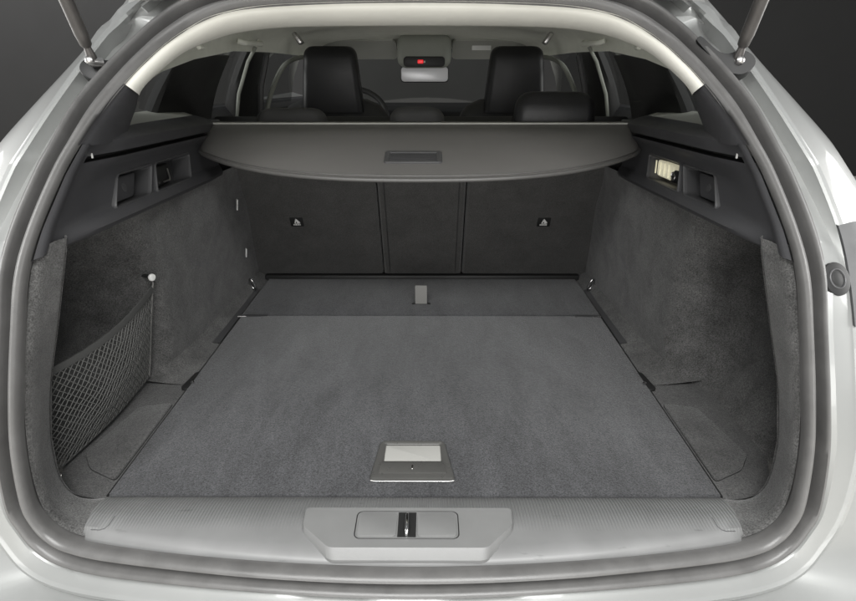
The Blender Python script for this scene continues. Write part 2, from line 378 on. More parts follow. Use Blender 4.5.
# ---- tailgate, swung open above the boot, with its hinges
HY, HZ, HA = 1.135, .845, R(-86)
def gate(x, z, off):
    y = apY(x, z)+off; dy, dz = y-HY, z-HZ
    return Vector((x, HY+dy*math.cos(HA)-dz*math.sin(HA), HZ+dy*math.sin(HA)+dz*math.cos(HA)))
gz = [-.03, 0, .06, .12, .2, .28, .36, .44, .48, .50, .56, .62, .68, .73, .76, .79]
gu = [-1, -.97, -.9, -.82, -.6, -.4, -.2, 0, .2, .4, .6, .82, .9, .97, 1]
def gw(z): return interp([(p[1], p[0]) for p in O0[4:20]], z) if z > -.01 else .55
def gskip(i, j): return gz[i] >= .50 and gz[i+1] <= .7301 and gu[j] >= -.8201 and gu[j+1] <= .8201
orow = [[gate(u*gw(z), z, -.075+.05*abs(u)**4) for u in gu] for z in gz]
irow = [[gate(u*gw(z)*.985, z, -.020) for u in gu] for z in gz]
tg = mk('tailgate', *loft(orow, False, gskip), 'paint', car, 40); tag(tg, 'open silver tailgate above the boot')
mk('inner_trim', *loft(irow, False, gskip), 'plastic', tg, 40)
rim = lambda g: g[0]+[r[-1] for r in g[1:]]+g[-1][-2::-1]+[r[0] for r in g[-2:0:-1]]
mk('gate_edge', *loft([rim(orow), rim(irow)], True), 'paint', tg, 40)
gr_ = [r[3:12] for r in orow[9:14]]; gi_ = [r[3:12] for r in irow[9:14]]
mk('rear_window', *loft([[p.lerp(q, .5) for p, q in zip(a, b)] for a, b in zip(gr_, gi_)]), 'glass', tg, 40)
mk('window_reveal', *loft([rim(gr_), rim(gi_)], True), 'black', tg, 40)
for s in (1, -1):
    hg = rbox('hinge', (-.022, -.05, -.004), (.022, .05, .004), .002, 'paint', car, Matrix.Translation((s*.452, 1.105, .800)) @ Matrix.Rotation(R(28), 4, 'X'))
    rbox('hinge_arm', (-.012, -.012, -.01), (.012, .05, .05), .005, 'paint', hg, Matrix.Translation((s*.452, 1.10, .815)))
    for dx, dy in ((-.012, -.03), (.012, -.012)):
        tube('bolt', [(s*.452+dx, 1.105+dy, .800+dy*.5+.002), (s*.452+dx, 1.105+dy, .800+dy*.5+.010)], [.007, .0065], 'metal', hg, 6)

# ---- load sill trim with striker housing
NX = 72
def sill_row(fy, fz, hw):
    out = []
    for i in range(NX+1):
        x = -hw+2*hw*i/NX
        out.append((x, fy(x), fz(x)))
    return out
def soft(x, hw): return 1-max(0, (abs(x)-hw+.05)/.05)**3*.9
rows = [sill_row(lambda x: apY(x, .02)+.012, lambda x: -.025, .506),
        sill_row(lambda x: apY(x, .02)+.010, lambda x: .012, .507),
        sill_row(lambda x: apY(x, .02)+.012, lambda x: .0195, .5075),
        sill_row(lambda x: apY(x, .02)+.018, lambda x: .0255, .508),
        sill_row(lambda x: lerp(apY(x, .02), .66, .35), lambda x: .030, .512),
        sill_row(lambda x: lerp(apY(x, .02), .66, .70), lambda x: .031, .516),
        sill_row(lambda x: .652, lambda x: .030, .518), sill_row(lambda x: .672, lambda x: .027, .519),
        sill_row(lambda x: .690, lambda x: .021, .520), sill_row(lambda x: .701, lambda x: .012, .520), sill_row(lambda x: .706, lambda x: -.012, .520)]
def taper(rows):   # rounded ends of the sill trim
    out = []
    for ri, r in enumerate(rows):
        rr = []
        for (x, y, z) in r:
            hw = abs(r[0][0]); e = max(0, (abs(x)-hw+.014)/.014); e = min(1, e)
            rr.append((x, y, z-.030*e**2))
        out.append(rr)
    return out
sill = mk('sill_trim', *loft(taper(rows)), 'sill', car, 40); tag(sill, 'grey ribbed plastic load sill trim')
oc = [(-.166, .648), (.152, .648), (.150, .615), (.108, .572), (-.119, .572), (-.164, .613)]
ox = [(-.168, .648), (.154, .648), (.152, .612), (.106, .5605), (-.117, .5605), (-.167, .610)]
def rnd(poly, r, n=4):
    out = []; k = len(poly)
    for i in range(k):
        p = Vector(poly[i]); a = (Vector(poly[i-1])-p).normalized(); b = (Vector(poly[(i+1) % k])-p).normalized()
        p1 = p+a*r; p2 = p+b*r
        for q in range(n+1):
            t = q/n; out.append((p1*(1-t)**2+p*2*t*(1-t)+p2*t*t))
    return out
ci, cx = rnd(oc, .007), rnd(ox, .009)
v, f = loft([[(p.x, p.y, .024) for p in cx], [(p.x, p.y, .029) for p in cx], [(lerp(p.x, q.x, .85), lerp(p.y, q.y, .85), .0395) for p, q in zip(cx, ci)], [(q.x, q.y, .041) for q in ci]], True)
n = len(ci); base = 3*n
# top face with a slot: ring between outline and recess rectangle
rec = [(-.084, .639), (.068, .639), (.068, .589), (-.084, .589)]
f.append(tuple(range(base, base+n)))
hs = mk('striker_housing', v, f, 'sill_cover', sill, 30); tag(hs, 'grey trapezoid striker housing')
Mh = Matrix.Translation((-.008, .614, .0412))
ring('housing_groove', .155, .054, .010, .0016, -.003, .0006, 'black', sill, Mh)
for sx in (-1, 1):
    slab('latch_cover', [(p[0]+sx*.0445, p[1]) for p in rrect(.058, .046, .006)][::-1] if False else [(p[0]+sx*.0445, p[1]) for p in rrect(.058, .046, .006)], -.002, .0016, .001, 'sill_cover', sill, Mh)
rbox('striker_slot', (-.0135, -.0235, -.003), (.0135, .0235, .0008), 0, 'black', sill, Mh)
tube('striker_loop', xf(Mh, [(0, -.021, 0), (0, -.021, .006), (0, -.016, .0095), (0, .010, .0095), (0, .015, .006), (0, .015, 0)]), .0026, 'chrome', sill)
for sx in (-1, 1):   # small access flaps at the ends of the sill
    pts = [(sx*.452, .592, .0313), (sx*.452, .570+.022, .0312), (sx*.455, .576+.006, .0305), (sx*.465, .575+.006, .0303), (sx*.50, .594, .026)]
    pts = [(sx*.462, .640, .0310), (sx*.462, .622, .0305), (sx*.465, .616, .0300), (sx*.472, .614, .0295), (sx*.486, .615, .0288)]
    tube('access_flap_seam', pts, .0005, 'plastic_edge', sill, 6)

# ---- side linings (carpet), both sides
XE = [(-.02, .52), (0, .528), (.006, .545), (.02, .566), (.05, .583), (.115, .590), (.21, .582), (.30, .560), (.41, .534), (.46, .528)]
YE = [(-.02, .708), (0, .708), (.006, .703), (.02, .70), (.05, .705), (.115, .724), (.21, .752), (.30, .775), (.41, .80), (.46, .81)]
def s0x(z): return interp([(p[1], p[0]) for p in S0[4:16]], z)
def lining_x(y, z):
    ye = interp(YE, z)
    lean = .046*(max(0, z)/.42)**1.4
    rec = interp([(0, .652), (.05, .685), (.12, .712), (.30, .712), (.38, .665), (.44, .60)], z)
    arch = interp([(1.1, .592), (1.25, .576), (1.5, .566), (1.75, .558)], y)-lean
    arch += .004*math.sin(z*19+y*3)*min(1, max(0, (.4-z)/.1))
    arch -= .014*math.sin(math.pi*min(1, max(0, z)/.36))
    mid = interp([(0, 1.06), (.1, 1.065), (.25, 1.04), (.42, .98)], z)
    t = max(0, min(1, (y-(mid-.03))/.10)); t = t*t*(3-2*t)
    inner = lerp(rec, arch, t)
    d = (y-ye)/.022
    if d < 1: return lerp(interp(XE, z), inner, max(0, d))
    return inner
zs = [-.02, 0, .012, .025, .04, .06, .085, .115, .145, .175, .205, .235, .265, .295, .325, .355, .385, .41, .428]
def lining(s):
    rows = []
    for z in zs:
        ye = interp(YE, z)
        ys = [ye, ye+.004, ye+.010, ye+.022]
        while len(ys) < 56: ys.append(lerp(ye+.03, 1.78, (len(ys)-4)/51))
        rows.append([(s*lining_x(y, z), y, z-.014*max(0, (z-.3)/.128)*max(0, y-.8)/.65) for y in ys])
    return rows
RIMO = [(.470, .014), (.500, .017), (.522, .022), (.537, .031), (.549, .046), (.556, .075), (.557, .13), (.551, .21), (.543, .31), (.541, .39), (.539, .432)]
RIMI = [(.500, .708, .002), (.520, .708, .003), (.540, .704, .0045), (.560, .701, .014), (.576, .702, .035), (.586, .710, .07), (.590, .726, .125), (.582, .752, .21), (.560, .775, .30), (.541, .793, .38), (.530, .806, .430)]
for s in (-1, 1):
    ln = mk('side_lining', *loft(lining(s)), 'side', car, 28); tag(ln, 'dark grey carpet side lining over the wheel arch')
    ro = catmull([(x, apY(x, z)+.016, z) for x, z in RIMO], 5); ri = catmull(RIMI, 5)
    rows = []
    for t, h in ((0, -.006), (.05, -.002), (.14, .001), (.3, .002), (.5, 0), (.7, 0), (.86, .001), (.95, 0), (1, -.003), (1.01, -.016)):
        r = []
        for p, q in zip(ro, ri):
            m_ = p.lerp(q, t); dn = Vector((0, 0, .25))-m_; dn.y = -.15; dn.normalize(); m_ = m_+dn*h
            r.append((s*m_.x, m_.y, m_.z))
        rows.append(r)
    mk('rear_rim_carpet', *loft(rows), 'side', ln, 60)
    # flat carpet tray beside the load floor
    rows = []
    for k in range(25):
        y = lerp(.698, 1.76, k/24); rows.append([(s*lerp(.500, .60+.06*min(1, k/3), j/6), y, .0015+.003*math.sin(j*.5)*0) for j in range(7)])
    tr = mk('side_tray', *loft(rows), 'tray', car, 60)
    lid = [(.526, .749), (.588, .780), (.618, .820), (.592, .970), (.526, .986)]
    lp = rnd([Vector(p) for p in lid], .012, 5)
    pts = [(p.x*s, p.y) for p in lp]
    if s < 0: pts = pts[::-1]
    sl = slab('storage_lid', pts, .0, .0060, .0015, 'tray', tr)
    cg = sum((Vector((p[0], p[1])) for p in pts), Vector((0, 0)))/len(pts)
    slab('lid_gap', [((p[0]-cg.x)*1.022+cg.x, (p[1]-cg.y)*1.010+cg.y) for p in pts], 0, .0028, .0005, 'black', tr)
    # sloping foot of the wheel arch along the floor, plastic strip and hardware
    rows = []
    for k in range(20):
        y = lerp(1.06, 1.76, k/19); xa = lining_x(y, .03)
        rows.append([(s*(xa+.006), y, .036), (s*(xa-.012), y, .017), (s*lerp(.530, xa-.02, .35), y, .006), (s*.522, y, .003)])
    mk('arch_foot', *loft(rows), 'side', ln, 60)
    rows = [[(s*x, y, z) for x, z in ((.5205, .0075), (.5205+wd*.6, .0085), (.5205+wd, .012))] for y, wd in ((1.255, .038), (1.30, .036), (1.40, .030), (1.50, .026), (1.62, .02))]
    mk('side_strip', *loft(rows), 'plastic_edge', tr, 60)
    rbox('floor_gap', (s*.5190-.0018, .712, 0), (s*.5190+.0018, 1.42, .0040), 0, 'black', tr)
    # notch with guide pin
    nt = slab('guide_notch', [(p[0]*1, p[1]) for p in rrect(.022, .075, .009)], 0, .0075, .002, 'black', tr, Matrix.Translation((s*.519, 1.075, 0)) @ Matrix.Rotation(s*.12, 4, 'Z'))
    tube('guide_pin', [(s*.512, 1.058, .006), (s*.512, 1.058, .012), (s*.5125, 1.059, .0145)], [.005, .0046, .001], 'chrome', tr, 10)
    # folding tie-down eye
    te = Vector((s*.538, 1.61, .024)); pth = []
    for k in range(19):
        a = 2*math.pi*k/18; pth.append(te+Vector((s*.008*math.cos(a)+s*.004*math.sin(a), .004*math.cos(a)-.004*math.sin(a), .006+.019*math.sin(a)*1.0)))
    eye = mk('tie_down_eye', *tube_geo(pth, .0028, 8, False), 'chrome', tr, 60); tag(eye, 'chrome tie-down eye')
    rbox('eye_bracket', (-.012, -.010, -.004), (.012, .010, .004), .002, 'black', tr, Matrix.Translation((s*.542, 1.614, .010)))
# white tags on the left lining only
for (x, y, z, h) in ((-.505, 1.48, .318, .030), (-.527, 1.56, .152, .026)):
    rbox('white_tag', (-.0015, -.006, -h/2), (.0015, .006, h/2), .0008, 'tag', car, Matrix.Translation((x, y, z)) @ Matrix.Rotation(.15, 4, 'Y') @ Matrix.Rotation(.5, 4, 'Z'))

# ---- upper plastic side trims with cubbies and cover rail
E0, E1, F0, F1 = Vector((.541, .722, .418)), Vector((.509, .853, .560)), Vector((.525, 1.45, .405)), Vector((.55, 1.52, .53))
ss = sorted(set([0, .004, .010, .018, .027, .036, .046, .06, .09, .13, .17, .20, .23, .26, .29, .35, .41, .47, .49, .51, .57, .63, .69, .745, .78, .82, .87, .92, .96, 1.0]))
ts = [-.06, -.045, -.02, 0, .03, .06, .10, .14, .17, .20, .26, .33, .40, .47, .54, .58, .63, .68, .73, .77, .80, .86, .89, .93, .97, 1.0]
def edge(t):
    z = lerp(.418, .560, t); x = s0x(z); return Vector((x, apY(x, z)+.004, z))
def trim_pt(sv, t):
    a = edge(t); b = F0.lerp(F1, t); p = a.lerp(b, sv)
    zone = sinterp([(0, 0), (.06, 0), (.22, 1), (.85, 1), (1, .4)], sv)
    dx = 0
    dx += zone*sinterp([(-.06, -.002), (.0, -.010), (.06, -.016), (.12, -.010), (.20, .006), (.55, .010), (.66, .004), (.76, -.008), (.80, -.010), (.87, -.008), (1, -.010)], t)
    dx += (1-zone)*sinterp([(-.06, .006), (0, 0), (1, 0)], t)
    # rolled rear edge
    dx += -.006*math.exp(-((sv-.022)/.022)**2)
    if t < 0: p.z += t*.03; dx += -.25*t
    p.x += dx
    return p
def zb_(y): return .575-.03*(y-1.2)
def cub(i, j):
    t0, t1, s0_, s1_ = ts[i], ts[i+1], ss[j], ss[j+1]
    if t0 >= .17 and t1 <= .5401 and ((s0_ >= .29 and s1_ <= .4701) or (s0_ >= .51 and s1_ <= .7451)): return True
    if t0 >= .80 and t1 <= .8601 and s0_ >= .06: return True
    return False
for s in (-1, 1):
    rows = [[(s*p.x, p.y, p.z) for p in (trim_pt(a, t) for a in ss)] for t in ts]
    tr = mk('side_trim', *loft(rows, False, cub), 'plastic', car, 50); tag(tr, 'black plastic upper side trim with two small cubbies')
    # ledge from the trim's top edge out to the glass
    lg = [trim_pt(lerp(.10, 1.0, k/24), 1.0) for k in range(25)]
    rows = [[(s*p.x, p.y, p.z) for p in lg], [(s*(p.x+.006), p.y, p.z+.005) for p in lg]]
    for q in (.25, .6, 1.0):
        r = []
        for p in lg:
            wd = interp([(.85, .012), (.96, .02), (1.04, .05), (1.14, .10), (1.3, .115), (1.6, .12)], p.y)
            r.append((s*(p.x+.006+wd*q), p.y+.01*q, lerp(p.z+.006, zb_(p.y), q)))
        rows.append(r)
    mk('trim_lip', *loft(rows[:3]+[[Vector(a_).lerp(Vector(b_), .5) for a_, b_ in zip(rows[2], rows[3])]]), 'plastic', tr, 50)
    mk('window_ledge', *loft([[Vector(a_).lerp(Vector(b_), .5)+Vector((0, 0, -.001)) for a_, b_ in zip(rows[2], rows[3])]]+rows[3:]), 'pale', tr, 50)
    # rail trough behind the slot
    j0 = ss.index(.06)
    r0 = [trim_pt(a, .80) for a in ss[j0:]]; r1 = [trim_pt(a, .86) for a in ss[j0:]]
    rows = [[(s*p.x, p.y, p.z) for p in r0], [(s*(p.x+.022), p.y, p.z+.001) for p in r0], [(s*(p.x+.022), p.y, p.z) for p in r1], [(s*p.x, p.y, p.z) for p in r1]]
    mk('cover_rail', *loft(rows), 'black', tr, 30)
    q = trim_pt(.085, .835)
    rbox('rail_clip', (-.001, -.0018, -.004), (.001, .0018, .004), .0006, 'tag', tr, Matrix.Translation((s*(q.x-.002), q.y, q.z+.004)))
    for ci_, (sa, sb) in enumerate(((.29, .47), (.51, .745))):
        ta, tb = .17, .54
        c00, c10, c11, c01 = [trim_pt(a, b) for a, b in ((sa, ta), (sb, ta), (sb, tb), (sa, tb))]
        ctr = (c00+c10+c11+c01)/4; ctr = Vector((s*ctr.x, ctr.y, ctr.z))
        ex = ((c10-c00)+(c11-c01))/2; ey = ((c01-c00)+(c11-c10))/2
        ex = Vector((s*ex.x, ex.y, ex.z)); ey = Vector((s*ey.x, ey.y, ey.z))
        Wd, Hd = ex.length, ey.length
        nz = ex.cross(ey).normalized()
        if nz.x*s > 0: nz = -nz                    # local x forward, y up along the panel, z into the boot
        xa, ya = ex.normalized(), ey.normalized()
        Mx = Matrix(((xa.x, ya.x, nz.x, ctr.x), (xa.y, ya.y, nz.y, ctr.y), (xa.z, ya.z, nz.z, ctr.z), (0, 0, 0, 1)))
        fx = 1; ww, hh = Wd*1.02, Hd*1.02
        fr = ring('cubby_frame', ww+.010, hh+.010, .012, .0065, -.014, .0030, 'plastic_edge', tr, Mx)
        # pocket walls and back
        a = rrect(ww-.004, hh-.004, .008)
        dpt = -.040
        v, f = loft([[(p[0], p[1], -.004) for p in a], [(p[0]*.97, p[1]*.97, dpt) for p in a]], True)
        n = len(a); f.append(tuple(range(n, 2*n)))
        mk('cubby_pocket', xf(Mx, v), f, 'plastic_edge', tr, 40)
        if ci_ == 0:   # rear cubby: tilted flap filling most of it
            slab('cubby_flap', [(p[0]-fx*ww*.14, p[1]) for p in rrect(ww*.62, hh*.80, .008)], -.03, -.010, .004, 'plastic', tr, Mx)
            tube('flap_button', xf(Mx, [(-fx*ww*.14, 0, -.011), (-fx*ww*.14, 0, -.0095)]), [.008, .0075], 'plastic_edge', tr, 20)
        elif s < 0:    # front left cubby: bag hook
            rbox('bag_hook', (-ww*.42, -hh*.40, -.035), (ww*.02, hh*.40, -.012), .006, 'black', tr, Mx)
            tube('hook_tongue', xf(Mx, [(-ww*.06, hh*.16, -.010), (-ww*.06, -hh*.22, -.006), (-ww*.09, -hh*.28, -.004), (-ww*.22, -hh*.28, -.006)]), .0020, 'metal', tr, 8)
        else:          # front right cubby: boot lamp and socket
            lens = slab('boot_lamp', [(p[0]+ww*.14, p[1]+hh*.05) for p in rrect(ww*.56, hh*.66, .008)], -.036, -.014, .005, 'lamp', tr, Mx)
            tag(lens, 'lit yellowish boot lamp')
            for q in (-.12, .02, .16, .30): rbox('lens_rib', (ww*(.14+q)-.0012, -hh*.22, -.0145), (ww*(.14+q)+.0012, hh*.32, -.0115), .0006, 'lamp', tr, Mx)
            tube('power_socket', xf(Mx, [(-fx*ww*.24, -hh*.05, -.03), (-fx*ww*.24, -hh*.05, -.008), (-fx*ww*.24, -hh*.05, -.007)]), [.014, .013, .009], 'black', tr, 20)
            mk('socket_rim', *tube_geo(xf(Mx, [(-fx*ww*.24+.009*math.cos(k*.4488), -hh*.05+.009*math.sin(k*.4488), -.006) for k in range(15)]), .0016, 6, False), 'metal', tr, 60)

# ---- rear pillar trims (black) and cream header trim
half = LS[:len(LS)//2+1]           # bottom centre -> right -> top centre
def inner_off(p):                  # inner (front) edge of the trim around the upper opening
    return None
IN = [(.550, .525, 1.02), (.575, .523, 1.045), (.60, .508, 1.045), (.632, .492, 1.045), (.66, .470, 1.075), (.69, .440, 1.115), (.71, .405, 1.15), (.728, .35, 1.175), (.738, .27, 1.185), (.741, .15, 1.187), (.742, 0, 1.187)]
# parametrise: pick matching points on S0
SQ = [(.509, .56), (.498, .586), (.480, .625), (.463, .652), (.440, .682), (.413, .709), (.385, .729), (.345, .749), (.27, .763), (.15, .768), (0, .77)]
outer = catmull([(x, apY(x, z)+.004, z) for x, z in SQ], 6); inner = catmull([(x, y, z) for z, x, y in IN], 6)
def trim_rows(i0, i1, bulge):
    rows = []
    for t, b in ((-.05, -.02), (0, 0), (.05, .35), (.15, .75), (.3, 1), (.5, .95), (.7, .7), (.85, .4), (.95, .12), (1, 0)):
        r = []
        for p, q in zip(outer[i0:i1], inner[i0:i1]):
            m = p.lerp(q, t)
            cdir = (Vector((0, m.y, .40))-m); cdir.y = -.25; cdir.normalize()
            r.append(m+cdir*bulge*b)
        rows.append(r)
    return rows
PB = 16
for s in (1, -1):
    rows = [[(s*p.x, p.y, p.z) for p in r] for r in trim_rows(0, PB+1, .010)]
    pt = mk('rear_pillar_trim', *loft(rows), 'plastic', car, 60); tag(pt, 'black plastic rear pillar trim')
rr = trim_rows(PB, len(outer), .016)
rows = [r+[Vector((-p.x, p.y, p.z)) for p in r[-2::-1]] for r in rr]
v, f = loft(rows)
hd = mk('header_trim', v, f, 'cream', car, 60); tag(hd, 'cream header trim across the top of the boot opening')

# ---- headliner
WT = [(1.0, .56), (1.05, .632), (1.15, .640), (1.26, .652), (1.51, .684), (1.8, .708), (2.2, .712), (2.7, .705), (3.05, .69)]
def wx(y): return interp([(1.0, .505), (1.05, .500), (1.26, .565), (1.5, .572), (1.8, .565), (2.3, .56), (3.05, .53)], y)
rows = []
ny = 26
inn = [p for p in inner[PB:]]
def hl_row(y):
    hx, hz = wx(y), interp(WT, y); zc = interp([(1.19, .765), (1.5, .81), (2.0, .815), (2.6, .805), (2.95, .775), (3.05, .745)], y)
    r = []
    for k in range(-14, 15):
        a = k/14; x = hx*math.sin(a*math.pi/2)
        e = (1-abs(a)**3.2)
        r.append(Vector((x, y, hz+(zc-hz)*e**.9)))
    return r
first = []
ref = hl_row(1.30)
for p in ref:   # rear edge follows the header trim's inner edge
    x = abs(p.x)*.492/.565
    best = min(inn, key=lambda q: abs(q.x-x)); first.append(Vector((math.copysign(best.x, p.x) if abs(p.x) > 1e-6 else 0, best.y-.004, best.z+.004)))
rows = [first]+[hl_row(y) for y in (1.30, 1.40, 1.51, 1.65, 1.8, 1.95, 2.1, 2.25, 2.4, 2.55, 2.7, 2.8, 2.9, 2.97, 3.02, 3.05)]
hl = mk('headliner', *loft(rows), 'headliner', car, 60); tag(hl, 'pale grey cloth headliner')
for s in (1, -1):
    # grab handles, coat hooks and light marks on the roof sides
    y = 1.86
    pts = [(s*(wx(y+d)-.030-.018*b), y+d, interp(WT, y+d)+.030-.008*b) for d, b in ((-.10, 0), (-.09, .7), (-.06, 1), (.06, 1), (.09, .7), (.10, 0))]
    tube('grab_handle', catmull(pts, 4), .008, 'headliner', hl, 10)
    rbox('coat_hook', (-.006, -.014, -.012), (.006, .014, .012), .004, 'headliner', hl, Matrix.Translation((s*.52, 1.42, .715)) @ Matrix.Rotation(s*.5, 4, 'Y'))
    rbox('belt_guide_bracket', (-.008, -.02, -.022), (.008, .02, .022), .004, 'metal', hl, Matrix.Translation((s*.455, 2.20, .758)) @ Matrix.Rotation(s*.6, 4, 'Y'))
    # sun visors
    vz = slab('sun_visor', rrect(.36, .17, .03), -.010, .010, .008, 'pale', hl, frame_mat((s*.315, 2.93, .742), (1, 0, 0), (0, .80, -.42)))
    if s > 0: slab('visor_label', rrect(.08, .028, .002), .0103, .0108, .0003, 'tag', hl, frame_mat((.225, 2.93, .742), (1, 0, 0), (0, .80, -.42))) if False else rbox('visor_label', (-.045, -.001, -.010), (.045, .001, .010), 0, 'tag', hl, Matrix.Translation((.27, 2.84, .742)))
cons = rbox('overhead_console', (-.125, 2.725, .655), (.125, 2.98, .80), .04, 'console', car); tag(cons, 'pale overhead console with dark switch panel')
slab('switch_panel', rrect(.19, .044, .016), 0, .006, .003, 'black', cons, frame_mat((0, 2.726, .682), (1, 0, 0), (0, .02, 1)))
rbox('warning_light', (-.030, 2.714, .674), (-.004, 2.724, .690), .003, 'red', cons)
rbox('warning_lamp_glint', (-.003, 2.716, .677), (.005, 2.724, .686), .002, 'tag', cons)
mr = rbox('rear_view_mirror', (-.119, 2.885, .588), (.119, 2.93, .664), .018, 'black', car); tag(mr, 'rear view mirror')
slab('mirror_glass', rrect(.228, .068, .016), 0, .006, .002, 'mirror', mr, frame_mat((0, 2.886, .626), (1, 0, 0), (0, .02, 1)))
tube('mirror_stem', [(0, 2.91, .65), (0, 2.95, .69), (0, 3.0, .74)], .012, 'black', mr)

# ---- windows, pillars
def zb(y): return .575-.03*(y-1.2)
def gx(y): return .655+interp([(.95, -.02), (1.2, 0), (1.8, .02), (2.6, .02), (3.2, -.01)], y)
def pane(name, s, y0, y1, m, y0t=None, y1t=None):
    y0t = y0 if y0t is None else y0t; y1t = y1 if y1t is None else y1t
    rows = []
    for k in range(6):
        t = k/5; r = []
        for j in range(5):
            q = j/4; yb = lerp(y0, y1, t); yt = lerp(y0t, y1t, t); y = lerp(yb, yt, q)
            x = lerp(gx(yb)-.006, wx(yt)+.022, q)+.012*math.sin(q*math.pi)
            r.append((s*x, y, lerp(zb(yb)-.02, interp(WT, yt)+.03, q)))
        rows.append(r)
    return mk(name, *loft(rows), m, car, 60)
def pillar(name, s, y0, y1, y0t, y1t, m, inset=.012, thick_=.03, bev=.01, zlo=None):
    rows = []
    for k in range(9):
        q = k/8
        ya, yb_ = lerp(y0, y0t, q), lerp(y1, y1t, q); ym = (ya+yb_)/2
        x = lerp(gx((y0+y1)/2)-.006, wx((y0t+y1t)/2)+.022, q)+.012*math.sin(q*math.pi)-inset
        z = lerp((zlo if zlo is not None else zb(ym)-.06), interp(WT, ym)+.002, q); thick = thick_*(1-.75*q)
        rows.append([(s*(x+.02), ya, z), (s*x, ya, z), (s*(x-thick*.7), ya+bev, z), (s*(x-thick), lerp(ya, yb_, .35), z), (s*(x-thick), lerp(ya, yb_, .65), z), (s*(x-thick*.7), yb_-bev, z), (s*x, yb_, z), (s*(x+.02), yb_, z)])
    return mk(name, *loft(rows), m, car, 40)
for s in (1, -1):
    tag(pane('quarter_window', s, 1.06, 1.36, 'glass', 1.08, 1.5), 'tinted quarter window')
    tag(pane('rear_door_window', s, 1.72, 2.02, 'glass', 1.80, 2.02), 'tinted rear door window')
    pane('front_door_window', s, 2.25, 2.85, 'glass', 2.27, 2.78)
    tag(pillar('centre_rear_pillar', s, 1.33, 1.74, 1.46, 1.82, 'black', .006, .02), 'black pillar trim behind the rear door')
    tag(pillar('door_pillar', s, 1.97, 2.26, 2.0, 2.28, 'black', .0, .03), 'black door pillar with belt')
    tag(tube('pillar_edge_trim', [(s*.628, 1.935, .50), (s*.615, 1.95, .58), (s*.580, 1.98, .68), (s*.552, 1.99, .725)], .006, 'console', car, 8), 'pale edge of the door pillar')
    tube('seat_belt', [(s*.585, 2.06, .48), (s*.575, 2.08, .60), (s*.548, 2.10, .70)], .010, 'grey_leather', car, 6)
    pl = tube('door_frame', catmull([(s*.60, 2.20, .50), (s*.585, 2.26, .58), (s*.555, 2.38, .67), (s*.52, 2.60, .700), (s*.50, 2.72, .68), (s*.50, 2.78, .60), (s*.505, 2.80, .48)], 6), .009, 'console', car, 8)
    tube('windscreen_pillar', [(s*.56, 3.30, .42), (s*.54, 3.12, .56), (s*.51, 2.98, .70)], .030, 'pale', car, 10)
rows = [[(lerp(-.60, .60, k/10), 3.55+.12*(1-(k/5-1)**2), .42) for k in range(11)], [(lerp(-.53, .53, k/10), 3.02+.06*(1-(k/5-1)**2), .745) for k in range(11)]]
mk('windscreen', *loft(rows), 'clear', car, 60)
dash = rbox('dashboard', (-.62, 2.95, .10), (.62, 3.6, .455), .05, 'leather', car); tag(dash, 'black dashboard')
sw = []
for k in range(37):
    a = 2*math.pi*k/36; sw.append((-.365+.18*math.cos(a), 2.84+.06*math.sin(a), .425+.135*math.sin(a)))
wh = mk('steering_wheel', *tube_geo(sw, .013, 10, False), 'grey_leather', car, 60)
rbox('wheel_hub', (-.43, 2.83, .38), (-.30, 2.89, .46), .02, 'black', wh)

# ---- seats
SY = lambda z: 1.745-.4615*z
def seat_plate(name, x0, x1, z0, z1, m, parent, th=.05, bev=.012):
    Mx = frame_mat(((x0+x1)/2, SY((z0+z1)/2), (z0+z1)/2), (1, 0, 0), (0, -.4615, 1))
    L = (z1-z0)*math.sqrt(1+.4615**2)
    return slab(name, rrect(x1-x0, L, .012), -th, 0, bev, m, parent, Mx, 3), Mx, L
def label_on(parent, x, z):
    Mx = frame_mat((x, SY(z)-.0010, z), (1, 0, 0), (0, -.4615, 1))
    slab('child_seat_label', rrect(.040, .034, .001), 0, .0010, .0003, 'black', parent, Mx)
    def poly(pts): 
        v = [(a, b, .0014) for a, b in pts]+[(a, b, .0008) for a, b in pts]; n = len(pts)
        f = [tuple(range(n))]+[(i, (i+1) % n, n+(i+1) % n, n+i) for i in range(n)]
        mk('label_print', xf(Mx, v), f, 'white', parent, 30)
    poly([(-.001, .014), (.011, -.0015), (.002, -.0045), (-.0015, .004)])
    poly([(-.0025, .013), (-.0015, .003), (-.0045, -.005), (-.0075, -.0035), (-.0052, .004)])
    poly([(-.0065, -.0042), (.010, -.0042), (.010, -.0056), (-.0065, -.0056)])
    x0 = -.0115
    for wch in (.0035, .0025, .0045, .0025, .0035, .0030):
        poly([(x0, -.0075), (x0+wch*.8, -.0075), (x0+wch*.8, -.0125), (x0, -.0125)]); x0 += wch+.0006
def headrest(parent, x, y, zt, wd, ht, dp, m, top=.92, rc=.035):
    rows = []
    for h in [0, .002, .005, .009, .014, .020, .027, .035, .05, .08, .12, .16, .2, .25, .3]:
        if h > ht: break
        i = rc-math.sqrt(max(0, rc*rc-max(0, rc-h)**2))
        k = lerp(top, 1, h/ht); dd = dp*interp([(0, .45), (.01, .65), (.035, .88), (.08, 1), (.3, .9)], h)
        w_ = wd*k-2*i
        rows.append([(x+px, y+py, zt-h) for px, py in rrect(w_, dd, min(.028, dd*.45), 5)])
    rows.append([(p[0], p[1], zt-ht) for p in rows[-1]])
    v, f = loft(rows, True); n = len(rows[0]); f.append(tuple(range(n))); f.append(tuple(range(len(v)-n, len(v))))
    return mk('headrest', v, f, m, parent, 60)
